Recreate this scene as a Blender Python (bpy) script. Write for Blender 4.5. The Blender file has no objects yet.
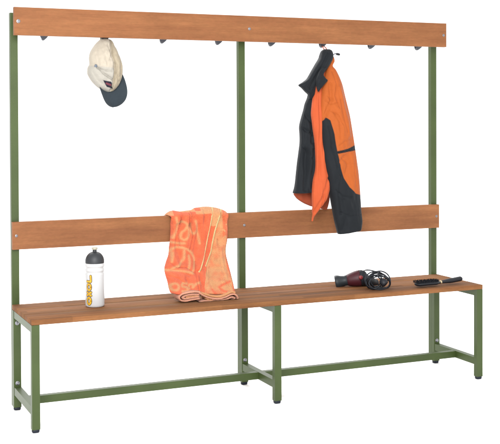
import bpy, bmesh, math, random
import numpy as np
from mathutils import Vector, noise
random.seed(7)
C = bpy.context.scene.collection
SC = bpy.context.scene
PI = math.pi

# ------------------------------------------------------------------ camera
CAM = Vector((-0.8133, -4.1793, 1.1313)); YAW, PITCH, ROLL = [math.radians(a) for a in (23.5778, -0.8595, -0.2129)]
F, PX, PY = 1066.6555, 248.6455, 135.2088
fw = Vector((math.sin(YAW)*math.cos(PITCH), math.cos(YAW)*math.cos(PITCH), math.sin(PITCH)))
_r = Vector((math.cos(YAW), -math.sin(YAW), 0)); _u = _r.cross(fw)
rt = _r*math.cos(ROLL) + _u*math.sin(ROLL); up = -_r*math.sin(ROLL) + _u*math.cos(ROLL)
cam_d = bpy.data.cameras.new('camera'); cam = bpy.data.objects.new('camera', cam_d); C.objects.link(cam)
from mathutils import Matrix
M3 = Matrix((rt, up, -fw)).transposed()
cam.matrix_world = Matrix.Translation(CAM) @ M3.to_4x4()
cam_d.sensor_width = 36; cam_d.lens = F/500*36
cam_d.shift_x = (250-PX)/500; cam_d.shift_y = (PY-222)/500
cam_d.clip_end = 500; cam_d.clip_start = .05
SC.camera = cam

def ray(u, v): return fw + rt*((u-PX)/F) - up*((v-PY)/F)
def onY(u, v, y):                       # where a measured outline point lies on the vertical plane at depth y
    d = ray(u, v); return CAM + d*((y-CAM.y)/d.y)
def onZ(u, v, z):
    d = ray(u, v); return CAM + d*((z-CAM.z)/d.z)

# ------------------------------------------------------------------ materials
def srgb(r, g, b): 
    f = lambda c: (c/255)/12.92 if c/255 <= .04045 else ((c/255+.055)/1.055)**2.4
    return (f(r), f(g), f(b), 1)
def newmat(name):
    m = bpy.data.materials.new(name); m.use_nodes = True
    nt = m.node_tree; b = nt.nodes['Principled BSDF']; return m, nt, b
def N(nt, t, **kw):
    n = nt.nodes.new(t)
    for k, v in kw.items():
        if k in n.inputs.keys(): n.inputs[k].default_value = v
        else: setattr(n, k, v)
    return n
def noise_node(nt, vec, scale, detail=3, rough=.5):
    n = N(nt, 'ShaderNodeTexNoise'); n.inputs['Scale'].default_value = scale; n.inputs['Detail'].default_value = detail
    n.inputs['Roughness'].default_value = rough; nt.links.new(vec, n.inputs['Vector']); return n
def mapping(nt, vec, sc, loc=(0,0,0)):
    m = N(nt, 'ShaderNodeMapping'); m.inputs['Scale'].default_value = sc; m.inputs['Location'].default_value = loc
    nt.links.new(vec, m.inputs['Vector']); return m.outputs[0]
def ramp(nt, fac, stops):
    r = N(nt, 'ShaderNodeValToRGB'); e = r.color_ramp.elements
    e[0].position, e[0].color = stops[0]; e[1].position, e[1].color = stops[-1]
    for p, c in stops[1:-1]:
        x = e.new(p); x.color = c
    nt.links.new(fac, r.inputs['Fac']); return r.outputs['Color']
def mixc(nt, a, b, fac, mode='MIX'):
    m = N(nt, 'ShaderNodeMix', data_type='RGBA', blend_type=mode)
    if isinstance(fac, (int, float)): m.inputs[0].default_value = fac
    else: nt.links.new(fac, m.inputs[0])
    for i, c in ((6, a), (7, b)):
        if isinstance(c, tuple): m.inputs[i].default_value = c
        else: nt.links.new(c, m.inputs[i])
    return m.outputs[2]
def bump(nt, bsdf, h, strength, dist=.002):
    b = N(nt, 'ShaderNodeBump'); b.inputs['Strength'].default_value = strength; b.inputs['Distance'].default_value = dist
    nt.links.new(h, b.inputs['Height']); nt.links.new(b.outputs[0], bsdf.inputs['Normal'])

def wood(name, light, dark, rough=.45, bands=0.0, seed=0, bandcols=None):
    m, nt, b = newmat(name)
    tc = N(nt, 'ShaderNodeTexCoord').outputs['Object']
    g1 = noise_node(nt, mapping(nt, tc, (1.1, 16, 16), (seed, seed*2, 0)), 2.2, 5, .62)
    g2 = noise_node(nt, mapping(nt, tc, (7, 190, 190), (seed, 0, 3)), 2.0, 3, .6)
    g3 = noise_node(nt, mapping(nt, tc, (3.0, 9, 9), (seed*3, 5, 0)), 1.5, 4, .6)
    mott = noise_node(nt, mapping(nt, tc, (38, 90, 90)), 1.6, 3, .6)
    col = ramp(nt, g1.outputs[0], [(.3, dark), (.52, tuple((dark[i]+light[i])/2 for i in range(3))+(1,)), (.72, light)])
    f2 = ramp(nt, g2.outputs[0], [(.36, (.86, .83, .80, 1)), (.56, (1, 1, 1, 1))])
    col = mixc(nt, col, f2, .55, 'MULTIPLY')
    f3 = ramp(nt, g3.outputs[0], [(.3, (.82, .80, .78, 1)), (.7, (1.08, 1.08, 1.08, 1))])
    col = mixc(nt, col, f3, .9, 'MULTIPLY')
    f4 = ramp(nt, mott.outputs[0], [(.32, (.90, .92, .90, 1)), (.68, (1.09, 1.06, 1.07, 1))])
    col = mixc(nt, col, f4, .7, 'MULTIPLY')
    if bands:                                           # lamellae glued side by side, each its own tone
        sep = N(nt, 'ShaderNodeSeparateXYZ'); nt.links.new(tc, sep.inputs[0])
        mul = N(nt, 'ShaderNodeMath', operation='DIVIDE'); nt.links.new(sep.outputs[1], mul.inputs[0]); mul.inputs[1].default_value = bands
        fl = N(nt, 'ShaderNodeMath', operation='FLOOR'); nt.links.new(mul.outputs[0], fl.inputs[0])
        x1 = N(nt, 'ShaderNodeMath', operation='MULTIPLY_ADD'); nt.links.new(fl.outputs[0], x1.inputs[0]); x1.inputs[1].default_value = .37
        xx = N(nt, 'ShaderNodeMath', operation='MULTIPLY'); nt.links.new(sep.outputs[0], xx.inputs[0]); xx.inputs[1].default_value = 1.7
        nt.links.new(xx.outputs[0], x1.inputs[2])
        fx = N(nt, 'ShaderNodeMath', operation='FLOOR'); nt.links.new(x1.outputs[0], fx.inputs[0])
        cb = N(nt, 'ShaderNodeCombineXYZ'); nt.links.new(fl.outputs[0], cb.inputs[0]); nt.links.new(fx.outputs[0], cb.inputs[1])
        wn = N(nt, 'ShaderNodeTexWhiteNoise'); nt.links.new(cb.outputs[0], wn.inputs[0])
        bc = ramp(nt, wn.outputs[0], [(0, bandcols[0]), (.5, bandcols[1]), (1, bandcols[2])])
        col = mixc(nt, col, bc, .95, 'MULTIPLY')
        g5 = noise_node(nt, mapping(nt, tc, (.9, 55, 10), (3, 1, 0)), 1.7, 4, .65)
        col = mixc(nt, col, ramp(nt, g5.outputs[0], [(.32, (.72, .68, .66, 1)), (.5, (1, .98, .96, 1)), (.68, (1.16, 1.2, 1.22, 1))]), .85, 'MULTIPLY')
    nt.links.new(col, b.inputs['Base Color'])
    b.inputs['Roughness'].default_value = rough
    b.inputs['Specular IOR Level'].default_value = .14
    bump(nt, b, g2.outputs[0], .12, .001)
    return m
def paint(name, col, rough=.42, var=.12, bs=900, bstr=.12, spec=.5, metallic=0, big=3, mot=.6):
    m, nt, b = newmat(name)
    tc = N(nt, 'ShaderNodeTexCoord').outputs['Object']
    n1 = noise_node(nt, tc, big, 3); n2 = noise_node(nt, tc, bs, 2)
    a = tuple(c*(1-var) for c in col[:3])+(1,); c2 = tuple(min(1, c*(1+var)) for c in col[:3])+(1,)
    c = ramp(nt, n1.outputs[0], [(.3, a), (.7, c2)])
    s = ramp(nt, n2.outputs[0], [(.3, (.86, .86, .86, 1)), (.7, (1.1, 1.1, 1.1, 1))])
    c = mixc(nt, c, s, mot, 'MULTIPLY')
    nt.links.new(c, b.inputs['Base Color'])
    b.inputs['Roughness'].default_value = rough; b.inputs['Specular IOR Level'].default_value = spec; b.inputs['Metallic'].default_value = metallic
    bump(nt, b, n2.outputs[0], bstr, .0006)
    return m
def cloth(name, scale=700, strength=.3, rough=.9, sheen=.3, var=.12, dist=.001, fold=0, spec=.2, weave=False):
    """colour comes from the pattern stored on the mesh, with painted shade on the cap"""
    m, nt, b = newmat(name)
    at = N(nt, 'ShaderNodeAttribute', attribute_name='col')
    tc = N(nt, 'ShaderNodeTexCoord').outputs['Object']
    n1 = noise_node(nt, tc, 26, 4, .6); n2 = noise_node(nt, tc, scale, 2)
    s = ramp(nt, n1.outputs[0], [(.3, (1-var,)*3+(1,)), (.7, (1+var*.5,)*3+(1,))])
    c = mixc(nt, at.outputs['Color'], s, 1, 'MULTIPLY')
    s2 = ramp(nt, n2.outputs[0], [(.32, (1-var,)*3+(1,)), (.68, (1+var*.6,)*3+(1,))])
    c = mixc(nt, c, s2, 1, 'MULTIPLY')
    nt.links.new(c, b.inputs['Base Color'])
    b.inputs['Roughness'].default_value = rough; b.inputs['Specular IOR Level'].default_value = spec
    b.inputs['Sheen Weight'].default_value = sheen; b.inputs['Sheen Roughness'].default_value = .5
    h = n2.outputs[0]
    if fold:
        n3 = noise_node(nt, mapping(nt, tc, (1, 1, .35)), fold, 3, .55)
        ad = N(nt, 'ShaderNodeMath', operation='MULTIPLY_ADD'); nt.links.new(n3.outputs[0], ad.inputs[0]); ad.inputs[1].default_value = 7; nt.links.new(n2.outputs[0], ad.inputs[2]); h = ad.outputs[0]
    bump(nt, b, h, strength, dist)
    return m

M = {}
M['board'] = wood('beech board', (.212, .087, .034, 1), (.160, .061, .024, 1), .6, seed=1)
M['board2'] = wood('beech back board', (.226, .095, .038, 1), (.162, .063, .027, 1), .6, seed=4)
M['seat'] = wood('beech seat slats', (.190, .088, .034, 1), (.135, .055, .022, 1), .85, bands=.0285, seed=2,
                 bandcols=[(.70, .72, .74, 1), (1.16, 1.12, 1.08, 1), (.90, .98, 1.04, 1)])
M['green'] = paint('moss green powder coat', (.0370, .0550, .0148, 1), .42, .13, 620, .3, .25, big=7)
M['foot'] = paint('dark foot cap', (.006, .009, .016, 1), .5, spec=.25)
M['steel'] = paint('zinc steel', (.26, .26, .28, 1), .35, .1, 500, .1, .5, .9)
M['steelsoc'] = paint('dark socket', (.08, .08, .09, 1), .4)
M['hook'] = paint('grey cast hook', (.020, .023, .031, 1), .6, .15, 400, .1)
M['towel'] = cloth('terry cloth', 420, 1, 1, .1, .13, .004, 0, .03)
M['jacket'] = cloth('shell fabric', 900, .35, .7, .05, .05, .0010, 16, .15)
M['cap'] = cloth('cotton twill', 800, .45, .9, .05, .07, .0014, 20, .1)
M['bottle'] = paint('white bottle plastic', (.385, .385, .385, 1), .3, .004, 60, .01, .4, mot=.02)
M['bcap'] = paint('black bottle cap', (.008, .0095, .012, 1), .55, .1, 300, .05)
M['spout'] = paint('cream spout', (.26, .24, .18, 1), .4)
M['ylw'] = paint('yellow lettering', (.46, .25, .006, 1), .4, .25, 300, .05, big=60)
M['ink'] = paint('black outline', (.03, .022, .012, 1), .5)
M['black'] = paint('black plastic', (.008, .009, .012, 1), .5, .15, 500, .1, .25)
M['nozzle'] = paint('charcoal nozzle', (.013, .017, .020, 1), .5, .15, 500, .1, .3)
M['red'] = paint('dark red lacquer', (.040, .005, .009, 1), .5, .15, 300, .04, .3)
M['switch'] = paint('red switch', (.15, .008, .010, 1), .5)
M['cable'] = paint('black rubber cable', (.008, .010, .014, 1), .55, .1, 400, .1, .25)
M['bristle'] = paint('black bristles', (.006, .007, .010, 1), .8, spec=.1)
M['button'] = paint('grey button', (.075, .09, .115, 1), .6)
M['brass'] = paint('pale metal ring', (.45, .36, .22, 1), .3, .1, 300, .05, .5, .7)

# ------------------------------------------------------------------ object helpers
def empty(name, loc, label, cat):
    o = bpy.data.objects.new(name, None); C.objects.link(o); o.location = loc; o.empty_display_size = .05
    o['label'] = label; o['category'] = cat; return o
def worldloc(o):
    v = Vector((0, 0, 0))
    while o is not None: v += o.location; o = o.parent
    return v
def link(name, bm, mat, parent=None, smooth=False, bev=0, seg=2, loc=None):
    """bm in world coordinates -> one mesh object under its parent"""
    if bev:
        es = [e for e in bm.edges if len(e.link_faces) == 2 and e.calc_face_angle(0) > .6]
        bmesh.ops.bevel(bm, geom=es, offset=bev, segments=seg, profile=.5, affect='EDGES')
    bmesh.ops.recalc_face_normals(bm, faces=bm.faces)
    if loc is not None: base = Vector(loc)
    else:
        base = worldloc(parent) if parent is not None else Vector((0, 0, 0))
    bmesh.ops.translate(bm, verts=bm.verts, vec=-base)
    me = bpy.data.meshes.new(name); bm.to_mesh(me); bm.free()
    me.materials.append(mat)
    for p in me.polygons: p.use_smooth = smooth or bool(bev)
    o = bpy.data.objects.new(name, me); C.objects.link(o)
    if parent is not None:
        o.parent = parent; o.location = base - worldloc(parent)
    else: o.location = base
    if bev and not smooth:
        try: me.set_sharp_from_angle(angle=math.radians(60))
        except Exception: pass
    return o
def box(bm, x0, x1, y0, y1, z0, z1):
    vs = [bm.verts.new((x, y, z)) for x in (x0, x1) for y in (y0, y1) for z in (z0, z1)]
    for f in ((0,1,3,2),(4,6,7,5),(0,4,5,1),(2,3,7,6),(0,2,6,4),(1,5,7,3)): bm.faces.new([vs[i] for i in f])
    return vs
def lathe(bm, prof, org, axis, seg=40, squash=None):
    """prof: list of (distance along axis, radius)"""
    axis = Vector(axis).normalized(); a = axis.orthogonal().normalized(); b = axis.cross(a)
    rings = []
    for t, r in prof:
        ring = []
        for k in range(seg):
            th = 2*PI*k/seg
            d = a*math.cos(th)*r + b*math.sin(th)*r
            if squash: d.z *= squash
            ring.append(bm.verts.new(Vector(org) + axis*t + d))
        rings.append(ring)
    for i in range(len(rings)-1):
        for k in range(seg):
            bm.faces.new((rings[i][k], rings[i][(k+1) % seg], rings[i+1][(k+1) % seg], rings[i+1][k]))
    bm.faces.new(rings[0][::-1]); bm.faces.new(rings[-1])
def spline(pts, n):
    """Catmull-Rom through tuples"""
    P = [np.array(p, float) for p in pts]; P = [2*P[0]-P[1]] + P + [2*P[-1]-P[-2]]
    out = []
    m = len(P)-3
    for k in range(n):
        s = k/(n-1)*m; i = min(int(s), m-1); t = s-i
        a, b, c, d = P[i:i+4]
        out.append(.5*((2*b)+(-a+c)*t+(2*a-5*b+4*c-d)*t*t+(-a+3*b-3*c+d)*t**3))
    return out
def tube(bm, pts, r, seg=10, closed=False):
    pts = [Vector(p) for p in pts]; n = len(pts); rings = []; nrm = None
    for i, p in enumerate(pts):
        if closed: t = pts[(i+1) % n] - pts[i-1]
        else: t = pts[min(i+1, n-1)] - pts[max(i-1, 0)]
        t.normalize()
        nrm = t.orthogonal().normalized() if nrm is None else (nrm - t*nrm.dot(t)).normalized()
        b = t.cross(nrm); rr = r(i/(n-1)) if callable(r) else r
        rings.append([bm.verts.new(p + (nrm*math.cos(2*PI*k/seg) + b*math.sin(2*PI*k/seg))*rr) for k in range(seg)])
    for i in range(n if closed else n-1):
        A, B = rings[i], rings[(i+1) % n]
        for k in range(seg): bm.faces.new((A[k], A[(k+1) % seg], B[(k+1) % seg], B[k]))
    if not closed: bm.faces.new(rings[0][::-1]); bm.faces.new(rings[-1])

def loft(name, rows, mat, parent, colour, nr=120, nc=96, p=.75, fold=None, curve=0, smooth_rows=True):
    """closed cloth volume. rows: (uL,vL,uR,vR,depth y,thickness); measured outline put at its own depth"""
    R = spline(rows, nr) if smooth_rows else spline(rows, nr)
    V = []; cols = []
    for i, (ul, vl, ur, vr, yc, th) in enumerate(R):
        A = onY(ul, vl, yc); B = onY(ur, vr, yc)
        for k in range(nc):
            a = 2*PI*k/nc; cx = math.cos(a); sy = math.sin(a)
            s = (1-cx)/2                                   # 0 left .. 1 right
            P = A.lerp(B, s)
            q = -math.copysign(abs(sy)**p, sy)             # front half: a in 0..pi -> towards camera
            u = ul+(ur-ul)*s; v = vl+(vr-vl)*s
            front = sy >= 0
            dy = q*th/2 + curve*(1-(2*s-1)**2)
            if fold: dy += fold(u, v, s, i/(nr-1), front)*min(1, abs(sy)*1.6)
            P.y += dy
            V.append(P); cols.append(colour(u, v, s, front))
    bm = bmesh.new(); vs = [bm.verts.new(p_) for p_ in V]
    for i in range(nr-1):
        for k in range(nc):
            k2 = (k+1) % nc
            bm.faces.new((vs[i*nc+k], vs[i*nc+k2], vs[(i+1)*nc+k2], vs[(i+1)*nc+k]))
    bm.faces.new([vs[k] for k in range(nc)]); bm.faces.new([vs[(nr-1)*nc+k] for k in range(nc)][::-1])
    o = link(name, bm, mat, parent, smooth=True)
    set_cols(o, cols); return o
def set_cols(o, cols):
    ca = o.data.color_attributes.new('col', 'FLOAT_COLOR', 'POINT')
    ca.data.foreach_set('color', np.array([tuple(c[:3])+(1.,) for c in cols], dtype=np.float32).ravel())
def inpoly(x, y, poly):
    c = False; j = len(poly)-1
    for i in range(len(poly)):
        xi, yi = poly[i]; xj, yj = poly[j]
        if (yi > y) != (yj > y) and x < (xj-xi)*(y-yi)/(yj-yi)+xi: c = not c
        j = i
    return c
def ns(x, y, z=0): return noise.noise(Vector((x, y, z)))
def segdist(x, y, pts):
    d = 1e9
    for (ax, ay), (bx, by) in zip(pts[:-1], pts[1:]):
        dx, dy = bx-ax, by-ay; t = max(0, min(1, ((x-ax)*dx+(y-ay)*dy)/(dx*dx+dy*dy+1e-9)))
        d = min(d, math.hypot(x-ax-t*dx, y-ay-t*dy))
    return d
def interp(x, xs, ys): return float(np.interp(x, xs, ys))

def inside(x, y, poly, soft=.3):
    d = segdist(x, y, poly+[poly[0]])
    if not inpoly(x, y, poly): d = -d
    t = max(0, min(1, .5+d/(2*soft))); return t*t*(3-2*t)
def mixv(a, b, t): return tuple(a[i]*(1-t)+b[i]*t for i in range(3))
# ------------------------------------------------------------------ floor
bm = bmesh.new(); g = 80
vs = [bm.verts.new(p_) for p_ in ((-g, -g, 0), (g, -g, 0), (g, g, 0), (-g, g, 0))]; bm.faces.new(vs)
fm = paint('white studio floor', (.97, .97, .97, 1), .9, .003, 40, .0, .0, mot=.0)
fl = link('floor', bm, fm); fl['kind'] = 'structure'

# ------------------------------------------------------------------ the bench
L, T, TD, D, H, TH = 1.96, .0292, .0238, .3555, .4104, .0195
bench = empty('coat_rack_bench', (L/2, -.16, 0), 'green steel changing room bench with wooden seat, back board and rail of hooks', 'bench')
XS = [0, L/2-T/2, L-T]
def tubebox(name, a, parent=bench, bev=.0035, mat='green'):
    bm = bmesh.new(); box(bm, *a); return link(name, bm, M[mat], parent, bev=bev, seg=3)
def bolt(parent, x, z, y, r=.0062, r2=None):
    bm = bmesh.new()
    lathe(bm, [(-.002, r*1.35), (.0012, r*1.35), (.0016, r*1.2)], (x, y, z), (0, -1, 0), 24)
    lathe(bm, [(.0016, r*.95), (.0036, r*.9), (.0050, r*.66), (.0056, r*.42), (.0054, r*.40), (.0030, r*.36)], (x, y, z), (0, -1, 0), 24)
    return link('bolt', bm, M['steel'], parent, smooth=True)
def foot(parent, x, y, wx, wy):
    bm = bmesh.new()
    r = min(wx, wy)/2
    for (z, k) in ((0, .80), (.004, .95), (.0125, 1.0)): pass
    segs = 32; rings = []
    for z, k in ((0, .78), (.0015, .86), (.005, .95), (.0130, .97)):
        ring = []
        for i in range(segs):
            a = 2*PI*i/segs; c, s = math.cos(a), math.sin(a)
            ring.append(bm.verts.new((x+math.copysign(abs(c)**.6, c)*wx/2*k, y+math.copysign(abs(s)**.6, s)*wy/2*k, z)))
        rings.append(ring)
    for i in range(3):
        for k in range(segs): bm.faces.new((rings[i][k], rings[i][(k+1) % segs], rings[i+1][(k+1) % segs], rings[i+1][k]))
    bm.faces.new(rings[0][::-1]); bm.faces.new(rings[-1])
    return link('foot', bm, M['foot'], parent, smooth=True)

ZU0, ZU1 = H-TH-.0285, H-TH-.0005            # upper side rail
ZR0, ZR1 = .0623, .0925                      # lower rails
for i, x in enumerate(XS):
    po = tubebox('post', (x, x+T, .0004, TD, .0125, 1.5490), bev=.0065)
    po2 = tubebox('rear_leg', (x, x+T, -.0232, -.0002, .0120, H-TH-.0004))
    foot(po2, x+T/2, -.0115, T, .0232)
    bolt(po2, x+T/2, .3415, -.0232); bolt(po2, x+T/2, .1065, -.0232)
    fr = tubebox('front_leg', (x, x+T, -D+.0005, -D+.0240, .0120, H-TH-.0004))
    foot(fr, x+T/2, -D+.0122, T, .0236)
    tubebox('side_rail', (x+.0015, x+T-.0015, -D+.0238, -.0230, ZU0, ZU1-.0006))
    tubebox('stretcher', (x+.0015, x+T-.0015, -D+.0238, -.0230, ZR0, ZR1))
for a, b in ((T-.0015, L/2-T/2+.0015), (L/2+T/2-.0015, L-T+.0015)):
    tubebox('long_stretcher', (a, b, -.191, -.166, ZR0+.0008, ZR1-.0008))
# weld beads where rails meet are hidden behind the edges; boards
bm = bmesh.new()
gaps = [(-.0003, -.1125), (-.1165, -.2365), (-.2405, -D-.0008)]
for k, (ya, yb) in enumerate(gaps):
    b2 = bmesh.new(); box(b2, -.0004, L+.0004, yb, ya, H-TH, H-(.0004 if k == 1 else 0))
    bmesh.ops.bevel(b2, geom=b2.edges[:], offset=.0026, segments=3, profile=.5, affect='EDGES')
    me = bpy.data.meshes.new('tmp'); b2.to_mesh(me); b2.free(); bm.from_mesh(me); bpy.data.meshes.remove(me)
seat = link('seat', bm, M['seat'], bench, smooth=True)
try: seat.data.set_sharp_from_angle(angle=math.radians(40))
except Exception: pass
def board(name, y0, y1, z0, z1, mat):
    bm = bmesh.new(); box(bm, -.0004, L+.0004, y0, y1, z0, z1)
    return link(name, bm, M[mat], bench, bev=.0018, seg=2)
bb = board('back_board', -.0204, .0002, .6271, .7343, 'board2')
tb = board('top_board', -.0802, -.0600, 1.4565, 1.5637, 'board')
def cover(parent, x, y, z, r):
    bm = bmesh.new(); lathe(bm, [(-.001, r), (.0010, r), (.0022, r*.75), (.0026, r*.3)], (x, y, z), (0, -1, 0), 24)
    link('screw_cap', bm, M['steel'], parent, smooth=True)
for x in (T/2, L/2, L-T/2):
    bolt(bb, x, .6807, -.0204, .0042)
    bolt(tb, x+(.001 if x < 1 else 0), 1.5095, -.0802, .0056 if x < .5 else .0045)
# brackets holding the top board ahead of the posts
for x in XS:
    tubebox('bracket', (x+.0175, x+T-.002, -.0601, .0006, 1.495, 1.524), bev=.002)
# rear rail carrying the hooks
tubebox('hook_rail', (.004, L-.004, -.0590, -.0555, 1.476, 1.546), bev=.0008)
def hook_mesh(x):
    bm = bmesh.new()
    # back plate
    box(bm, x-.016, x+.016, -.0560, -.0520, 1.468, 1.535)
    # broad curved prong: goes down and back, ends in a blunt point
    path = [(-.054, 1.480, .021, .0032), (-.051, 1.470, .0205, .0034), (-.046, 1.461, .0175, .0036), (-.039, 1.4525, .0120, .0038), (-.031, 1.4470, .0060, .0040), (-.023, 1.4465, .0045, .0042), (-.016, 1.451, .0045, .0042), (-.012, 1.459, .0048, .0042), (-.011, 1.466, .0045, .004)]
    P = spline(path, 26); rings = []
    for i, (y, z, hw, ht) in enumerate(P):
        a = P[min(i+1, 25)]-P[max(i-1, 0)]; t = Vector((0, a[0], a[1])).normalized(); n = Vector((0, -t.z, t.y))
        ring = []
        for k in range(16):
            th = 2*PI*k/16; c, s = math.cos(th), math.sin(th)
            ring.append(bm.verts.new(Vector((x, y, z)) + Vector((1, 0, 0))*math.copysign(abs(c)**.7, c)*hw + n*math.copysign(abs(s)**.8, s)*ht))
        rings.append(ring)
    for i in range(25):
        for k in range(16): bm.faces.new((rings[i][k], rings[i][(k+1) % 16], rings[i+1][(k+1) % 16], rings[i+1][k]))
    bm.faces.new(rings[0][::-1]); bm.faces.new(rings[-1])
    return bm
h0 = link('hook', hook_mesh(.1225), M['hook'], bench, smooth=True, loc=(.1225, -.05, 1.5))
try: h0.data.set_sharp_from_angle(angle=math.radians(50))
except Exception: pass
for k in range(1, 8):
    h = h0.copy(); C.objects.link(h); h.parent = bench
    h.location = h0.location + Vector((.245*k, 0, 0))

# ------------------------------------------------------------------ bottle
bp = onZ(95.0, 306.1, H)
bx, by = bp.x, bp.y
bt = empty('water_bottle', (bx, by, H), 'white sports bottle with black domed lid standing on the wooden seat', 'bottle')
R0 = .0368
bm = bmesh.new()
lathe(bm, [(0, R0*.86), (.001, R0*.92), (.004, R0*.985), (.009, R0), (.118, R0), (.1215, R0*.995), (.1235, R0*.955), (.127, R0*.945), (.130, R0*.97), (.133, R0*1.015), (.1365, R0*1.02),
           (.139, R0*.985), (.141, R0*.955), (.144, R0*.95), (.147, R0*.985), (.150, R0*1.03), (.153, R0*1.03), (.1555, R0*.99), (.158, R0*.97), (.162, R0*.97)], (bx, by, H), (0, 0, 1), 72)
bb_ = link('bottle_body', bm, M['bottle'], bt, smooth=True)
bm = bmesh.new()
prof = [(.1605, R0*.985), (.1625, R0*1.0), (.1655, R0*1.0)]
for k in range(1, 15):
    a = k/15*PI/2; prof.append((.1655+math.sin(a)*.0375, R0*1.0*math.cos(a)**.92 if math.cos(a) > .2 else R0*.2))
prof += [(.2055, R0*.22), (.2095, R0*.20)]
lathe(bm, prof, (bx, by, H), (0, 0, 1), 64); lid = link('lid', bm, M['bcap'], bt, smooth=True)
bm = bmesh.new(); lathe(bm, [(.2095, R0*.20), (.2100, R0*.29), (.2112, R0*.31), (.2165, R0*.31), (.2180, R0*.28), (.2182, R0*.1)], (bx, by, H), (0, 0, 1), 32); link('spout', bm, M['spout'], lid, smooth=True)
# lettering running up the bottle, bulbous yellow capitals with a black rim
viewdir = math.atan2(CAM.y-by, CAM.x-bx)
def on_cyl(dx, z, r):      # dx: arc length to the right of the letter line, seen from the camera
    a = viewdir - math.radians(37) + dx/R0
    return (bx+math.cos(a)*r, by+math.sin(a)*r, H+z)
def stroke(bm, pts, w, rr):
    n = 26; P = spline(pts, n)
    def disc(cx, cz):
        c = bm.verts.new(on_cyl(cx, cz, R0+rr+.0002)); ring = [bm.verts.new(on_cyl(cx+math.cos(2*PI*k/14)*w, cz+math.sin(2*PI*k/14)*w, R0+rr)) for k in range(14)]
        for k in range(14): bm.faces.new((c, ring[k], ring[(k+1) % 14]))
    for i, p_ in enumerate(P): disc(p_[0], p_[1])
letters = []   # letter glyphs turned a quarter, read from the bottom up
def ring_pts(cz, h, w): return [(math.cos(t)*w, cz+math.sin(t)*h) for t in [2*PI*k/12 for k in range(13)]]
letters.append([ring_pts(.0245, .0120, .0078)])                                             # O
letters.append([[(-.0085, .0445), (0, .0505), (.0085, .0565)], [(.0085, .0445), (0, .0505), (-.0085, .0565)]])   # X
letters.append([ring_pts(.0755, .0110, .0078)])                                             # O
letters.append([[(.0075, .116), (.008, .108), (.008, .0965), (.004, .0955), (-.0085, .096)]])  # L
for nm, w, rr, mt in (('lettering_rim', .0052, .0006, 'ink'), ('lettering', .0034, .0013, 'ylw')):
    bm = bmesh.new()
    for g_ in letters:
        for s_ in g_: stroke(bm, [(a, b) for a, b in s_], w, rr)
    link(nm, bm, M[mt], bb_, smooth=False)

bt.scale = (1.0, 1.0, 1.045)
# ------------------------------------------------------------------ cap
CR = srgb(0, 0, 0)
beige = (.335, .295, .238); beige2 = (.27, .228, .165); beige_shade = (.265, .255, .228); navy = (.026, .034, .041); dark = (.012, .012, .02); dred = (.11, .03, .04)
crown_rows = [(101.5, 38.6, 107.0, 38.6, -.035, .020), (99, 40.5, 110.8, 40.0, -.038, .045), (96, 43.5, 112.8, 43, -.045, .070), (93.8, 46.6, 114, 46.2, -.052, .085), (91.8, 49.8, 115.6, 49.3, -.058, .100),
              (90.2, 54, 117.3, 53.5, -.062, .115), (89.8, 58.5, 119.2, 58, -.066, .125), (90.2, 62.2, 120.4, 61.8, -.068, .130), (90.0, 64.6, 121.1, 64.6, -.069, .130), (88.4, 67.6, 121.6, 67.2, -.070, .130),
              (88.0, 73.2, 121.8, 71.5, -.070, .125), (90.2, 78.3, 121.3, 76.0, -.069, .115), (93.6, 83, 120.2, 80.2, -.068, .105), (98, 87.2, 118.3, 84.5, -.067, .09), (102.5, 90.4, 116, 88.0, -.066, .065), (107, 92.2, 113, 91, -.065, .03)]
seam1 = [(110, 38), (108.5, 48), (108, 56), (110.5, 65), (110.8, 76), (109.5, 90)]
seam2 = [(88, 65.5), (93, 66), (100, 74), (109, 80)]
seam3 = [(96, 44), (94, 54), (95.5, 66)]
fold4 = [(112, 46), (116, 56), (118.5, 66), (118, 76)]
patch = [(99.3, 80.6), (107.5, 82.2), (111.0, 89.0), (104.2, 87.2)]
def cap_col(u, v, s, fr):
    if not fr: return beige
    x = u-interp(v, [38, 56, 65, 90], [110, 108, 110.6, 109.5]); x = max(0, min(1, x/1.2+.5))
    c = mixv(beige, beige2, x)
    k_ = max(0, min(1, .5+(v-66.5-.12*(u-92))/1.6))*(1-x); c = mixv(c, beige_shade, k_*.75)  # greyer lower left of the crown: shading painted into the colour
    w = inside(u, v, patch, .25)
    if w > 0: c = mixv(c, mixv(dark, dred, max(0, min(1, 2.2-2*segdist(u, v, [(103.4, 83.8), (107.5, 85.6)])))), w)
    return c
def cap_fold(u, v, s, t, fr):
    if not fr: return 0
    d = 0
    for sm, w, a in ((seam1, 1.2, .014), (seam2, 1.1, .010), (seam3, 1.0, .004), (fold4, 1.3, .007), ([(101, 41), (100.5, 52), (103, 66)], .7, .0025), ([(94, 68.5), (100, 71), (108, 72)], .8, .006), ([(105, 46), (107.5, 54), (106, 60)], 1.2, .007), ([(116, 82), (112, 74), (113, 66)], 1, .006), ([(90, 72), (94, 79), (99, 84)], 1.1, .004)):
        x = segdist(u, v, sm); d += a*math.exp(-(x/w)**2)
    d += .006*ns(u*.16, v*.12, 3)+.003*ns(u*.4, v*.3, 9)
    x = segdist(u, v, [(113, 50), (114.5, 64), (115, 80)]); d -= .007*math.exp(-(x/2.6)**2)
    return d
cp = onY(103, 40, -.03)
cap = empty('baseball_cap', cp, 'beige baseball cap with dark grey peak, hanging from the second hook of the rail', 'cap')
crown = loft('crown', crown_rows, M['cap'], cap, cap_col, 130, 150, .8, cap_fold)
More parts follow.
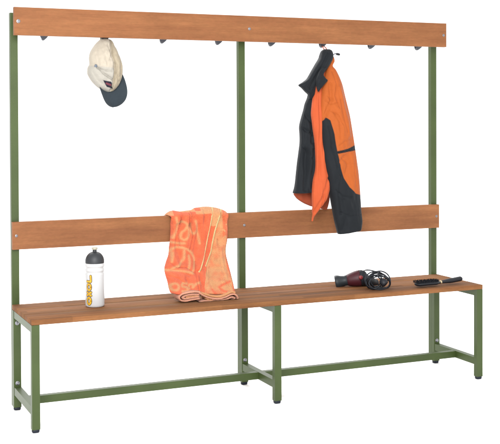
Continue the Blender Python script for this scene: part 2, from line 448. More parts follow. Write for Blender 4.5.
visor_rows = [(99, 84, 122.6, 74.2, -.085, .004), (100.2, 89.5, 125.0, 80, -.088, .004), (102.3, 95.5, 127.0, 87.5, -.095, .004), (104.2, 100.2, 127.3, 94.0, -.102, .004), (106.4, 103.8, 125.8, 99.3, -.108, .004),
              (109.3, 106.3, 122.8, 103.2, -.112, .004), (112, 107.3, 119.5, 105.6, -.114, .0035), (114.2, 107.6, 116.5, 106.9, -.115, .003)]
loft('peak', visor_rows, M['cap'], cap, lambda u, v, s, f: navy, 70, 90, .5, None, curve=.028)
bm = bmesh.new(); c = onY(95.9, 66.0, -.112)
bmesh.ops.create_uvsphere(bm, u_segments=24, v_segments=14, radius=.0062)
for v_ in bm.verts: v_.co = Vector((v_.co.x, v_.co.y*.6, v_.co.z)) + c
btn = link('button', bm, M['button'], cap, smooth=True)
# strap end that loops over the hook
bm = bmesh.new()
P = [onY(101.2, 41.5, -.038), Vector((.3555, -.03, 1.460)), Vector((.362, -.022, 1.4640)), Vector((.371, -.024, 1.460)), onY(109, 41.0, -.036)]
tube(bm, [Vector(p_) for p_ in spline([tuple(p_) for p_ in P], 24)], .0042, 10)
st = link('strap', bm, M['cap'], cap, smooth=True); set_cols(st, [beige2]*len(st.data.vertices))

# ------------------------------------------------------------------ jacket
blk = (.0052, .0068, .0088); org = (.29, .064, .010); org2 = (.35, .060, .017); lin = (.23, .045, .018)
def fld(a, fx, fz, seed, a2=None):
    def f(u, v, s, t, fr):
        w = u + 5*ns(u*.05, v*.03, seed)
        return a*ns(w*fx, v*fz, seed)*1.2 + (a2 or a*.4)*ns(w*fx*2.6, v*fz*3, seed+7)
    return f
hk = onY(321.6, 48, -.03)
jk = empty('jacket', onY(325, 50, -.06), 'orange and black hooded outdoor jacket hanging from a hook right of the middle post', 'jacket')
# back of the jacket with its orange lining
loft('lining', [(304, 160, 327, 160, -.060, .02), (301, 172, 328, 172, -.056, .03), (297.5, 185, 329, 185, -.05, .04), (293.9, 193, 329.3, 194, -.050, .040), (295.5, 196.8, 329.0, 200, -.050, .040), (298.6, 200.0, 328.2, 204.2, -.05, .036), (304, 203.4, 327.2, 208, -.05, .028), (310, 206, 326.2, 210, -.05, .015)],
     M['jacket'], jk, lambda u, v, s, f: lin, 90, 90, .7, fld(.008, .12, .03, 4))
def body_col(u, v, s, fr): return blk
_bf = fld(.018, .13, .022, 2, .005)
def body_fold(u, v, s, t, fr):
    d = _bf(u, v, s, t, fr)
    if fr:
        for ln, w, a in (([(303, 112), (309, 124), (308, 142)], 1.6, .009), ([(301, 128), (309, 134)], 1.4, .008), ([(304, 150), (303, 172), (301, 190)], 1.8, .010), ([(310, 150), (309, 188)], 1.7, .009), ([(301, 145), (308, 158)], 1.3, .006)):
            d += a*math.exp(-(segdist(u, v, ln)/w)**2)
    return d
body_rows = [(311.5, 84, 317, 84, -.080, .03), (309, 92, 319, 92, -.080, .05), (307.6, 98, 321, 98, -.080, .055), (305.5, 104, 322, 104, -.080, .06), (304.2, 110.5, 323, 110, -.082, .065), (302.2, 118, 324, 118, -.084, .068), (300.3, 126.5, 325, 126, -.085, .07),
             (300.6, 135, 325.5, 135, -.085, .07), (300.7, 143.7, 326, 144, -.085, .07), (299.4, 152, 327, 152, -.086, .07), (298.1, 161, 328, 161, -.087, .072), (297, 171, 329, 171, -.088, .074), (295.9, 181, 329.5, 181, -.089, .076), (294.7, 188, 330, 188, -.09, .078), (293.4, 192.8, 330.2, 190.8, -.090, .078), (295, 193.2, 329, 191.2, -.088, .06)]
loft('body', body_rows, M['jacket'], jk, body_col, 170, 150, .7, body_fold)
strip_rows = [(329, 60.5, 331, 60.5, -.098, .01), (324, 67, 330.5, 66, -.100, .02), (319.5, 73, 329, 73, -.104, .03), (315.5, 80, 327.5, 80, -.108, .035), (314.5, 88, 326.5, 88, -.112, .036), (313.2, 96, 325.5, 96, -.117, .038), (312, 105, 324.6, 105, -.122, .04), (311.4, 114, 324, 114, -.126, .042),
              (312.4, 123, 323.5, 123, -.128, .042), (313.5, 131, 323.3, 131, -.129, .042), (314.8, 142, 324.2, 142, -.130, .04), (315.4, 151, 325, 151, -.131, .04), (315.6, 160, 325.8, 160, -.132, .042), (315.2, 171, 327, 171, -.134, .044), (313.2, 182, 329.4, 181.5, -.136, .048), (312.4, 191, 329.2, 189.5, -.137, .048),
              (312.2, 199, 326.6, 198.4, -.136, .044), (312.6, 206, 322.4, 205.2, -.134, .034), (312.7, 212, 317.2, 212, -.131, .02), (312.0, 216.5, 314.4, 216.5, -.129, .012), (311.3, 221.2, 312.3, 221.2, -.128, .006)]
def strip_fold(u, v, s, t, fr):
    d = .006*ns(u*.3, v*.025, 11)+.003*ns(u*.7, v*.06, 14)
    if v > 170: d += .007*math.exp(-(segdist(u, v, [(326, 178), (321, 196), (313.5, 212)])/1.3)**2)
    x = segdist(u, v, [(317.5, 95), (317.8, 150), (318.5, 180)]); d += .004*math.exp(-(x/1.2)**2)
    return d
loft('front_panel', strip_rows, M['jacket'], jk, lambda u, v, s, f: org2, 170, 110, .75, strip_fold)
# sleeve
sl_rows = [(330.5, 57, 333.6, 57, -.104, .012), (328.5, 62, 334.2, 61.5, -.106, .022), (327.0, 66, 332.2, 66, -.108, .034), (325.5, 71, 335.2, 70, -.114, .045), (323.5, 78, 338.8, 77.5, -.12, .06), (322, 86, 342.0, 86, -.126, .072), (321, 95, 344.4, 95, -.130, .08), (320.4, 105, 346.8, 105, -.134, .086), (320.4, 115, 349.0, 115, -.136, .09),
           (320.6, 125, 350.9, 125, -.138, .092), (321, 135, 352.5, 135, -.14, .094), (322, 145, 353.8, 145, -.14, .094), (323, 155, 355.1, 155, -.14, .092), (324, 165, 356.5, 165, -.14, .09), (325.5, 175, 357.6, 175, -.14, .088), (327.6, 185, 358.6, 185, -.14, .084), (330.2, 195, 359.2, 194.5, -.14, .080), (332.0, 205, 359.8, 203, -.14, .078),
           (333.6, 214, 360.4, 211.5, -.14, .076), (335.2, 222, 361.2, 219.5, -.14, .074), (336.9, 229, 360.9, 225.5, -.14, .070), (338.1, 233.6, 359.9, 229.6, -.14, .066), (339.6, 234.2, 358.6, 230.6, -.14, .045)]
pblack = [(323.4, 117.6), (326.6, 120.4), (330, 134.6), (332.6, 151.8), (335.7, 167), (339.5, 178), (344.5, 186.8), (351.5, 193), (362, 195.6), (370, 240), (300, 240), (300, 150), (318, 125)]
pstripe = [(331.5, 151.2), (343, 148.6), (355.4, 144.0), (356.4, 149.8), (344, 151.6), (332, 153.8)]
def sl_col(u, v, s, fr):
    if v > 196 and not fr: return blk
    w = inside(u, v, pblack)
    if fr: w = max(w, inside(u, v, pstripe))
    # the duller outer panel behind the sleeve seam
    return mixv(org, blk, w)
def crease(u, v, ln, w, a):
    return a*math.exp(-abs(segdist(u, v, ln)/w)**1.3)
def sl_fold(u, v, s, t, fr):
    if not fr: return 0
    d = .008*ns(u*.10+v*.02, v*.03, 21)+.002*ns(u*.35-v*.06, v*.10, 24)
    xr = interp(v, [80, 95, 120, 145, 165], [334, 336.5, 341, 344, 350])
    if u > xr: d += .0014*(u-xr)*interp(v, [70, 90, 145, 170], [0, 1, 1, 0])
    for ln, w, a in (([(327, 84), (328, 100), (322, 117)], 1.8, .009), ([(336, 88), (341, 110), (346, 135)], 2.2, -.006), ([(328, 108), (335, 122), (336, 138)], 1.5, .004), ([(339, 156), (335, 162)], 1.4, .005), ([(352, 150), (340, 156)], 1.6, .003), ([(325, 96), (333, 106)], 1.3, .003), ([(340, 200), (344, 214), (341, 230)], 2.5, .006)):
        d += a*math.exp(-(segdist(u, v, ln)/w)**2)
    for ln, w, a in (([(330, 72), (333, 84), (331, 96), (335, 108)], .8, .005), ([(322, 100), (327, 104), (333, 103)], .6, .004), ([(326, 110), (333, 115), (338, 124)], .7, .004), ([(336, 100), (339, 118), (343, 132)], .6, .0035), ([(334, 146), (340, 141), (347, 139)], .6, .003),
                     ([(332.5, 153), (342, 151), (355, 148)], .7, .003), ([(337, 158), (343, 164), (341, 172)], .7, .004), ([(352, 156), (350, 172), (352, 186)], .7, .004), ([(333, 190), (339, 196), (347, 197)], .8, .004), ([(338, 212), (347, 216), (358, 214)], .7, .003), ([(325, 126), (328, 146), (333, 168)], .7, .003), ([(336, 176), (335, 196), (338, 214)], .9, .005)):
        d += crease(u, v, ln, w, a)
    return d
sleeve = loft('sleeve', sl_rows, M['jacket'], jk, sl_col, 420, 300, .8, sl_fold)
# collar and hood, black
col_rows = [(324, 49.3, 329.5, 49.5, -.100, .02), (321.6, 51.2, 331.4, 51, -.104, .042), (320.4, 55, 332.2, 55.2, -.108, .06), (319.3, 58.5, 331.7, 59, -.11, .062), (315.9, 64.2, 328.9, 64.2, -.112, .062), (312, 71, 324.6, 71, -.112, .06), (309.6, 75.2, 321.8, 75.5, -.112, .058), (307.0, 79, 319.4, 79.4, -.114, .052),
            (302.8, 82.2, 317.6, 83, -.116, .044), (298.7, 85.2, 315.6, 86.6, -.118, .036), (301.8, 88.2, 315.0, 89.5, -.118, .036), (305, 91.6, 314.6, 92.5, -.116, .036), (308.3, 95.0, 314.2, 95.6, -.112, .03), (309, 99, 312.5, 99, -.104, .02)]
def col_fold(u, v, s, t, fr):
    if not fr: return 0
    return .006*ns(u*.25+v*.15, v*.06, 31)+.008*math.exp(-(segdist(u, v, [(325.5, 54), (320, 66), (313, 78), (308, 88)])/1.3)**2)
loft('collar', col_rows, M['jacket'], jk, lambda u, v, s, f: blk, 110, 110, .7, col_fold)
loft('collar_flap', [(322.4, 68, 326.0, 68.5, -.146, .012), (319.5, 72, 323.6, 73, -.148, .02), (318, 75.2, 323.4, 75.6, -.150, .022), (317, 78, 325.4, 78.2, -.152, .022), (316.4, 81, 327.4, 80.6, -.154, .02), (316.4, 84, 324.6, 84, -.154, .018), (317, 88, 321.2, 88, -.153, .014), (318, 91.8, 318.7, 91.8, -.152, .008)],
     M['jacket'], jk, lambda u, v, s, f: blk, 60, 70, .6, fld(.003, .3, .2, 40))
# hanging loop over the hook, orange
bm = bmesh.new()
P = [onY(324.6, 51.5, -.075), onY(323.6, 48.5, -.055), Vector((1.349, -.022, 1.4575)), Vector((1.355, -.020, 1.4560)), onY(326.2, 48.5, -.05), onY(326.6, 51.8, -.075)]
tube(bm, [Vector(p_) for p_ in spline([tuple(p_) for p_ in P], 30)], .0022, 8)
lo = link('hanging_loop', bm, M['jacket'], jk, smooth=True); set_cols(lo, [(.40, .09, .04)]*len(lo.data.vertices))
# draw cord with toggle
bm = bmesh.new()
tube(bm, [Vector(p_) for p_ in spline([tuple(onY(*q)) for q in ((331, 56.5, -.125), (333, 55, -.13), (335, 53.8, -.132), (337, 53.9, -.132))], 14)], .0018, 8)
dc = link('draw_cord', bm, M['hook'], jk, smooth=True)
bm = bmesh.new(); a = onY(336.2, 53.9, -.132); b = onY(339.8, 54.7, -.132)
lathe(bm, [(0, .003), (.002, .0048), (.008, .0052), ((b-a).length-.002, .0048), ((b-a).length, .003)], a, b-a, 20); link('toggle', bm, M['black'], dc, smooth=True)

# ------------------------------------------------------------------ towel
tor = (.52, .088, .037); tbe = (.47, .22, .098); thm = (.48, .36, .17); pink = (.50, .235, .155)
hemA = [(214.2, 205), (212, 220), (208.4, 236), (205.6, 250), (202.6, 262), (200.2, 272)]
hemB = [(223.6, 207), (219.6, 220), (216.2, 231), (214, 243), (212.2, 252), (209.6, 260), (207.6, 266)]
S_be = [[(176.5, 218), (177.8, 225), (176.6, 232), (174, 238)], [(177, 225), (181, 222), (185.5, 222.8), (187, 226), (185, 230), (182, 233), (181, 237.5), (184, 240), (187.5, 237), (188.5, 231), (187, 227.5)],
        [(190.5, 224), (191, 231), (194, 233.4), (197.2, 229), (195.5, 221)], [(197, 228), (198.4, 236), (199.6, 243.5)],
        [(173, 242.6), (178, 243.5), (184, 243.4)], [(171.5, 252), (174, 248.5), (180, 247.6), (187, 249.5), (192, 254), (194.6, 261), (194, 268), (192.6, 273)],
        [(184, 250), (183.5, 259), (178, 266), (170, 270.4)], [(167.5, 270.8), (176, 271), (185, 271.6), (193, 273.6)], [(188.6, 256), (189.4, 262), (188.6, 269)], [(173, 253), (172.4, 262)],
        [(175+3.2*math.cos(a), 287.2+3.4*math.sin(a)) for a in [k*PI/5 for k in range(11)]],
        [(187, 284), (182.5, 283.6), (181.6, 286.4), (186.8, 288), (187.4, 291), (182, 291.6)], [(189.5, 289), (189.8, 285.4), (193, 285), (193.4, 288), (196, 284.6), (200, 283.2)]]
S_or = [[(228, 260), (229.6, 268), (231, 274)], [(219, 287.5), (223, 291), (229, 292.5)], [(219, 287.5), (224, 284.5), (229, 281.6)], [(232, 283), (232.6, 288), (234.6, 294)], [(213, 290.5), (216, 294.5)], [(226, 216), (225, 226), (229, 234)], [(227.8, 211), (229, 220), (228.6, 238), (229, 246)]]
def smooth(p_): return [tuple(q) for q in spline(p_, 5*len(p_))] if len(p_) > 2 else p_
S_be = [smooth(p_) for p_ in S_be]; S_or = [smooth(p_) for p_ in S_or]
from mathutils.kdtree import KDTree
def tree(S):
    pts = []
    for p_ in S:
        for a, b in zip(p_[:-1], p_[1:]):
            n = max(2, int(math.hypot(a[0]-b[0], a[1]-b[1])/.12))
            pts += [(a[0]+(b[0]-a[0])*q/n, a[1]+(b[1]-a[1])*q/n, 0) for q in range(n+1)]
    t = KDTree(len(pts))
    for i, p_ in enumerate(pts): t.insert(p_, i)
    t.balance(); return t
T_be = tree(S_be); T_or = tree(S_or)
def towel_col(u, v):
    n1 = ns(u*.25, v*.22, 50); n2 = ns(u*.9, v*.9, 55)*.35
    xa = interp(v, [p_[1] for p_ in hemA], [p_[0] for p_ in hemA]); xb = interp(v, [p_[1] for p_ in hemB], [p_[0] for p_ in hemB])
    if v > 266: xb += (v-266)*-.10 + 1.2*n1
    if v < 274 and abs(u-xa) < .75 and v < 273: return thm
    if v < 267 and abs(u-xb) < .8: return thm
    if u < xb or (v > 267 and u < 206-(v-267)*.20+2*n1):
        c = tor; ts = 0
        dd = T_be.find((u, v, 0))[2] + .35*n1 + .3*n2
        ts = 1/(1+math.exp((dd-1.1)*2.6))
        lim = 209.5 if u < 180 else (212.6 if u < 196 else (214.0 if u < xa else 226.5))
        if v < lim+1.2*n1 and not (196 < u < 201 and v < 211): ts = max(ts, 1/(1+math.exp((v-lim-n1)*2.5)))
        if u < 174 and v < 216: ts = max(ts, .8)
        return mixv(c, tbe, min(1, max(0, ts*.92+.10*n1+.10+n2*.18)))
    c = mixv(tbe, tor, max(0, .10+.45*n1+.3*ns(u*.09, v*.07, 71)+n2*.35))
    dd = T_or.find((u, v, 0))[2]; ts = 1/(1+math.exp((dd-1.1+n2)*3.2))
    if v > 228 and u > 222 and v < 258: ts = max(ts, .12)
    if u > 224.2-(v-211)*.02 and v < 238 and n1 > -.25: ts = max(ts, .8)
    return mixv(c, tor, ts*.85)
ty_rows = [  # uL,vL,uR,vR,y
    (171.4, 217, 229.4, 215.7, -.053), (172.6, 223, 229.6, 221, -.054), (173, 228, 229.6, 226, -.057), (172.8, 235, 229.9, 233, -.062), (172.4, 241.6, 229.6, 240, -.066), (171.4, 249, 228.3, 248, -.082), (170.8, 255.8, 228.4, 255.5, -.10),
    (168.4, 263, 230.0, 262.5, -.122), (166.9, 269.5, 231.8, 269.5, -.145), (168, 276, 233.4, 276.2, -.168), (170, 282.5, 234.8, 283, -.192), (171.2, 288.6, 236, 289, -.215), (173, 294, 237.4, 294, -.238)]
NS, NT = 330, 330
front = spline(ty_rows, 250)
tw = empty('bath_towel', onZ(203, 300, H), 'orange and cream patterned towel draped over the back board down to the seat', 'towel')
top_u = [165.6, 168, 171, 174, 178, 181, 187, 192.6, 196, 204, 209, 214, 218.5, 223, 227, 229.4]
top_v = [215.4, 212.6, 210.8, 210.2, 210.9, 211.2, 210.4, 209.6, 207.4, 206.2, 206.0, 206.5, 207.4, 208.8, 211, 214.5]
bm = bmesh.new(); grid = []; cols = []
def tfold(u, v, s, w):
    d = 0
    xa = interp(v, [p_[1] for p_ in hemA], [p_[0] for p_ in hemA]); xb = interp(v, [p_[1] for p_ in hemB], [p_[0] for p_ in hemB])
    fa = 1 if v < 270 else max(0, 1-(v-270)/12)
    d += .009*fa/(1+math.exp((xa-u)*3.2)) + .009*fa/(1+math.exp((xb-u)*3.2))          # layers step back to the right
    d -= .004*fa*(math.exp(-((u-xa+.2)/.7)**2)+math.exp(-((u-xb+.2)/.7)**2))             # hem roll
    d += .010*ns(u*.085+v*.01, v*.016, 60)+.005*ns(u*.22, v*.05, 64)
    for ln, wd, a in (([(181, 211), (184, 216), (181, 224)], 1.6, .010), ([(196, 209), (193, 217), (190, 226)], 1.6, .012), ([(167, 270), (178, 271.5), (190, 276)], 2.0, .010), ([(172, 252), (178, 266)], 1.8, -.006), ([(222, 214), (227, 226), (229, 240)], 1.6, .006), ([(199, 272), (203, 286), (202, 296)], 2, .012), ([(221, 250), (224, 270), (231, 290)], 3, -.008), ([(214, 262), (214, 290)], 3, .007), ([(186, 278), (192, 290)], 2, .006), ([(199, 225), (195, 250), (196, 275)], 2.2, .009), ([(178, 226), (177, 246), (182, 262)], 2.4, .009), ([(180, 210), (182, 220), (179, 232), (180, 246)], .8, .006), ([(191, 210), (190, 222), (193, 236), (190, 250)], .8, .007), ([(170, 262), (176, 268), (186, 268), (196, 274)], .9, .006), ([(168, 276), (178, 279), (190, 288)], 1.0, .005), ([(196, 262), (197, 280), (200, 292)], .8, .006), ([(219, 240), (221, 262), (227, 286)], .9, .005), ([(229, 262), (228, 280), (233, 292)], .9, .005), ([(212, 268), (210, 284)], .9, .005), ([(205, 214), (202, 236), (199, 258)], 1.7, .006), ([(188, 222), (186, 245)], 2.2, -.007)):
        d += a*math.exp(-(segdist(u, v, ln)/wd)**2)
    return d
for j in range(NT):
    row = []
    for i in range(NS):
        s = i/(NS-1)
        if j < 80:        # behind and over the top of the board
            k = j/80
            A = front[0]; u = A[0]+(A[2]-A[0])*s; v = A[1]+(A[3]-A[1])*s
            ut = 165.9+(229.3-165.9)*s
            vt = interp(ut, top_u, top_v)
            ztop = onY(ut, vt, -.008)      # crest of this column
            Pf = onY(u, v, A[4]); Pf.y += tfold(u, v, s, 1)
            ns_ = .010*ns(s*5, 2.2, 77)
            if k < .45:
                q = k/.45
                P = Vector((ztop.x+.02*(.45-k), .020+ns_*(1-q), .672+.02*ns(s*3, 1, 5)+(ztop.z-.012-.672)*q)); uu, vv = ut, vt-.1
            else:
                q = (k-.45)/.55
                # quarter-ish ellipse over the board from back to the first front row
                B0 = Vector((ztop.x, .020, ztop.z-.012)); B1 = Vector((ztop.x, .012, ztop.z+.006)); Pn = onY(front[6][0]+(front[6][2]-front[6][0])*s, front[6][1]+(front[6][3]-front[6][1])*s, front[6][4]); Pn.y += tfold(front[6][0]+(front[6][2]-front[6][0])*s, front[6][1]+(front[6][3]-front[6][1])*s, s, 1); tg = (Pf-Pn).normalized(); B2 = Pf + tg*max(.004, (ztop.z-Pf.z)*.55); B3 = Pf
                P = B0*(1-q)**3 + B1*3*q*(1-q)**2 + B2*3*q*q*(1-q) + B3*q**3
                uu = ut+(u-ut)*q; vv = vt+(v-vt)*q**2
            cc = towel_col(uu, vv)
        else:
            A = front[j-80]; u = A[0]+(A[2]-A[0])*s; v = A[1]+(A[3]-A[1])*s; y = A[4]
            # lower edge dips between the two folded ends
            tt = (j-80)/249
            P = onY(u, v, y); e = min(s, 1-s); kk = min(1, (j-80)/25)
            P.y += tfold(u, v, s, 1) * (1-kk*(1-min(1, e*14+.15))) + kk*.028*max(0, 1-e*16)**2
            if P.z < H+.006: P.z = H+.006
            cc = towel_col(u, v)
        row.append(bm.verts.new(P)); cols.append(cc)
    grid.append(row)
for j in range(NT-1):
    for i in range(NS-1): bm.faces.new((grid[j][i], grid[j+1][i], grid[j+1][i+1], grid[j][i+1]))
tf = link('towel_sheet', bm, M['towel'], tw, smooth=True); set_cols(tf, cols)
so = tf.modifiers.new('thickness', 'SOLIDIFY'); so.thickness = .0045; so.offset = 0
# folded lower ends: the layers of cloth seen at their edge
def ribbon(name, path, y0, y1, th, colr, tilt=.0):
    bm = bmesh.new(); P2 = spline(path, 70); vs = []
    W = []
    for (u, v) in P2: 
        p_ = onY(u, v, y0); W.append(Vector((p_.x, 0, p_.z)))
    prof = [(y0, .72), (y0-.0035, .45), (y0-.0048, 0)]
    rings = []
    for i, w in enumerate(W):
        t = (W[min(i+1, 69)]-W[max(i-1, 0)]).normalized(); n = Vector((-t.z, 0, t.x))
        ring = []
        for k in range(7):
            a = PI*k/6; ring.append((y0-math.sin(a)*th*.55, math.cos(a)*th/2))
        ring += [(y1, -th/2), (y1, th/2)]
        wob = .0022*ns(i*.15, 3, y0*50)+.0014*ns(i*.9, 5, y0*90)
        rings.append([bm.verts.new((w.x+n.x*o, yy+wob, max(H+.001, w.z+n.z*o))) for yy, o in ring])
    m = len(rings[0])
    for i in range(len(W)-1):
        for k in range(m): bm.faces.new((rings[i][k], rings[i+1][k], rings[i+1][(k+1) % m], rings[i][(k+1) % m]))
    bm.faces.new(rings[0]); bm.faces.new(rings[-1][::-1])
    o = link(name, bm, M['towel'], tw, smooth=True); set_cols(o, [colr]*len(o.data.vertices)); return o
for path_, yy_, th_, cl_ in (
    ([(200, 292.2), (193, 292.0), (185, 293.4), (180.6, 295.4), (179.2, 298), (181.4, 300.6), (186, 301.0), (192, 299.8), (199.5, 298.6)], -.247, .0070, pink),
    ([(199, 294.6), (192, 294.4), (186, 295.6), (182.6, 297.6), (185, 298.8), (191, 297.8), (199, 296.6)], -.2445, .0080, pink),
    ([(199, 296), (192, 296.2), (186, 297.3)], -.242, .008, tbe),
    ([(199, 292.6), (204, 295.8), (211, 298.2), (219, 298.8), (226, 297.0), (231.0, 294.6), (235.2, 294.6), (237.6, 297.4), (237.0, 300.2), (233, 301.4), (224, 301.8), (214, 301.6), (205, 301.2), (198.4, 303.0)], -.250, .0070, pink),
    ([(201, 292.8), (207, 294.8), (213, 296.4), (220, 296.6), (226, 294.6), (231, 292.2), (235, 292.6)], -.2465, .0085, tbe),
    ([(212, 299.6), (219, 300.4), (226, 299.4), (231, 297.4), (234.2, 297.6), (233.4, 299.6), (227, 300.4), (219, 301)], -.247, .0070, pink),
    ([(206, 298.4), (211, 300.2), (217, 300.8)], -.245, .008, tbe)):
    ribbon('hem', path_, yy_, -.19, th_, cl_)

# ------------------------------------------------------------------ hair dryer
hd0 = onZ(339, 286.8, H)
hd = empty('hair_dryer', onZ(352, 286, H), 'dark red and black hair dryer lying on the seat with its black cable coiled up', 'hair dryer')
nz = onY(336.0, 282.2, hd0.y+.02); rr_ = onY(366.0, 277.0, hd0.y-.035)
ax = rr_-nz; Lh = ax.length; mm = Lh/30.6
def dz(prof, name, mat, parent=hd, org=nz, axis=ax, sq=None):
    bm = bmesh.new(); lathe(bm, prof, org, axis, 48, sq); return link(name, bm, M[mat], parent, smooth=True)
k = mm
nzl = dz([(2.2*k, 5.0*k), (-.4*k, 5.9*k), (-.8*k, 6.4*k), (-.3*k, 6.8*k), (1.5*k, 6.8*k), (3*k, 6.4*k), (6*k, 5.4*k), (9*k, 5.1*k), (11.3*k, 5.3*k), (11.6*k, 5.0*k)], 'nozzle', 'nozzle')
bd = dz([(11.2*k, 5.2*k), (11.6*k, 5.6*k), (14*k, 6.4*k), (17*k, 7.2*k), (20*k, 7.8*k), (23*k, 8.1*k), (25*k, 8.0*k)], 'barrel', 'red')
dz([(24.6*k, 7.8*k), (24.8*k, 8.15*k), (27*k, 7.8*k), (29.5*k, 6.8*k), (31.3*k, 5.2*k), (32.2*k, 3*k), (32.4*k, .5*k)], 'air_inlet', 'black')
# handle: from under the barrel forwards along the seat
a0 = nz+ax.normalized()*24*k
hpts = [a0, onY(367, 281.0, a0.y+.004), onY(372, 282.6, a0.y+.012), onY(376.5, 283.6, a0.y+.018)]
bm = bmesh.new(); tube(bm, [Vector(p_) for p_ in spline([tuple(p_) for p_ in hpts], 30)], lambda t: (.012*(1-t)+.0185+.0008*math.sin(t*14))*(1 if t < .93 else 1-.35*((t-.93)/.07)**2), 24)
hn = link('handle', bm, M['black'], hd, smooth=True)
bm = bmesh.new(); c = onY(361.3, 277.6, rr_.y-.031)
lathe(bm, [(0, .0085), (.006, .0085), (.008, .006)], c+Vector((0, .006, 0)), (-.2, -1, .1), 24); link('switch', bm, M['switch'], hn, smooth=True)
# coiled cable
bm = bmesh.new(); pts = []
cc = onZ(379, 290.0, H); cc.y += 0.0
loops = [(378.6, 280.4, 12.6, 9.8, .00, -.02), (374.6, 280.6, 11.6, 9.0, .35, .00), (382.0, 280.2, 8.6, 9.4, -.3, .012), (372.6, 283.2, 9.0, 5.6, .45, -.012), (377.8, 279.4, 10.0, 8.2, .15, .024), (382.6, 282.6, 8.6, 7.4, -.5, -.026), (372.4, 280.4, 8.4, 8.6, .25, .03), (379.4, 283.0, 10.5, 6.6, -.1, -.034)]
ybase = cc.y+.03
nper = 40
for li, (cu, cv, ru, rv, tl, dy) in enumerate(loops):
    nx = loops[min(li+1, len(loops)-1)]
    for q in range(nper):
        f_ = q/nper; th = 2*PI*f_ + .6
        w = f_*f_*(3-2*f_)
        U = [loops[li][z_]*(1-w)+nx[z_]*w for z_ in range(6)]
        u = U[0]+U[2]*math.cos(th)*math.cos(U[4]) - U[3]*math.sin(th)*math.sin(U[4])*.6
        v = U[1]+U[3]*math.sin(th)*math.cos(U[4]) + U[2]*math.cos(th)*math.sin(U[4])*.35
        p_ = onY(u, v, ybase+U[5]+.018*math.cos(th+li))
        p_.z = max(p_.z, H+.0032); pts.append(p_)
tube(bm, pts, .0027, 8)
cb = link('cable', bm, M['cable'], hd, smooth=True)
bm = bmesh.new(); a = onY(380.6, 279.6, ybase-.02); b = onY(386.0, 284.6, ybase-.04)
lathe(bm, [(0, .006), (.004, .012), (.014, .0165), (.026, .0165), (.030, .013)], a, b-a, 20)
link('plug', bm, M['black'], cb, smooth=True)
# cable from the handle into the coil
bm = bmesh.new()
tube(bm, [Vector(p_) for p_ in spline([tuple(onY(*q)) for q in ((363.5, 270.8, hd0.y+.05), (367, 270.0, ybase+.03), (373, 270.8, ybase+.02), (378, 273.4, ybase), (382, 279, ybase-.01), (383, 283, ybase-.02))], 30)], .0026, 8)
link('cable', bm, M['cable'], hd, smooth=True)

# ------------------------------------------------------------------ brush
b0 = onZ(415.2, 284.4, H+.014); b1 = onZ(440.2, 282.2, H+.015); b2 = onZ(461.6, 278.4, H+.022)
br = empty('hair_brush', onZ(438, 285, H), 'black hair brush with bristles lying near the right end of the wooden seat', 'hair brush')
def rod(name, P, rad, n, mat, sqz=.6, parent=br):
    bm = bmesh.new(); Q = spline([tuple(p_) for p_ in P], n); rings = []
    for i, p_ in enumerate(Q):
        t = Vector(Q[min(i+1, n-1)]-Q[max(i-1, 0)]).normalized(); sd = t.cross(Vector((0, 0, 1))).normalized(); u2 = sd.cross(t)
        r = rad(i/(n-1)); rings.append([bm.verts.new(Vector(p_)+sd*r*math.cos(2*PI*q/20)+u2*r*sqz*math.sin(2*PI*q/20)) for q in range(20)])
    for i in range(n-1):
        for q in range(20): bm.faces.new((rings[i][q], rings[i][(q+1) % 20], rings[i+1][(q+1) % 20], rings[i+1][q]))
    bm.faces.new(rings[0][::-1]); bm.faces.new(rings[-1]); return link(name, bm, M[mat], parent, smooth=True)
hdle = rod('handle', [b1, b1.lerp(b2, .5)+Vector((0, 0, -.001)), b2], lambda t: (.0075+.0055*min(1, t*2.2))*(1 if t < .93 else max(.3, math.sqrt(max(0, 1-((t-.93)/.075)**2)))), 50, 'black', .8)
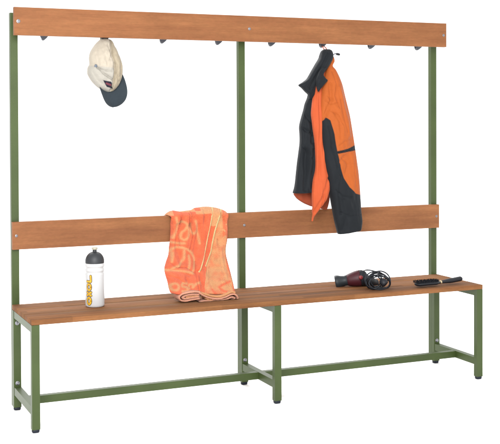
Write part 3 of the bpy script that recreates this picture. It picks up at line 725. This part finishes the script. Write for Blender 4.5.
rod('ring', [b1.lerp(b2, -.012), b1.lerp(b2, .012), b1.lerp(b2, .035)], lambda t: .0095, 6, 'brass', .85)
head = rod('brush_head', [b0, b0.lerp(b1, .5)+Vector((0, 0, .001)), b1], lambda t: .0235*min(1, math.sqrt(max(.02, 1-(max(0, .18-t)/.18)**2)))*(1 if t < .78 else 1-.68*((t-.78)/.22)**1.3), 60, 'black', .42)
bm = bmesh.new(); hax = (b1-b0); hl = hax.length; hx = hax.normalized(); hs = hx.cross(Vector((0, 0, 1))).normalized()
for i in range(34):
    for j in range(9):
        t = .03+.84*i/33; s_ = (j-4)/4*.019*(1 if t < .75 else 1-.6*(t-.75)/.25)
        base = b0+hx*hl*t+hs*s_+Vector((0, 0, .004)); d = Vector((random.uniform(-.12, .12), random.uniform(-.12, .12), 1))+hs*(s_*16); d.normalize()
        tube(bm, [base, base+d*random.uniform(.009, .013)], lambda q: .0009, 5)
link('bristles', bm, M['bristle'], head)

# ------------------------------------------------------------------ light
w = bpy.data.worlds.new('World'); SC.world = w; w.use_nodes = True
w.node_tree.nodes['Background'].inputs[0].default_value = (1, 1, 1, 1); w.node_tree.nodes['Background'].inputs[1].default_value = 1.6
def area(name, loc, target, size, power, col=(1, 1, 1)):
    l = bpy.data.lights.new(name, 'AREA'); l.shape = 'RECTANGLE'; l.size = size[0]; l.size_y = size[1]; l.energy = power; l.color = col
    o = bpy.data.objects.new(name, l); C.objects.link(o); o.location = loc
    o.rotation_euler = (Vector(target)-Vector(loc)).to_track_quat('-Z', 'Y').to_euler(); return o
area('front_softbox', (-.9, -3.8, 2.1), (.8, 0, .8), (1.6, 1.6), 215)
area('rear_floor_fill', (1.0, 4.2, 4.2), (1.0, -.2, 0), (5, 2.0), 330)  # added lamp out of view, whitens the floor under the bench
SC.view_settings.view_transform = 'Standard'; SC.view_settings.look = 'None'; SC.view_settings.exposure = 0; SC.view_settings.gamma = 1
SC.render.engine = 'CYCLES'
SC.render.resolution_x = 1024; SC.render.resolution_y = 909
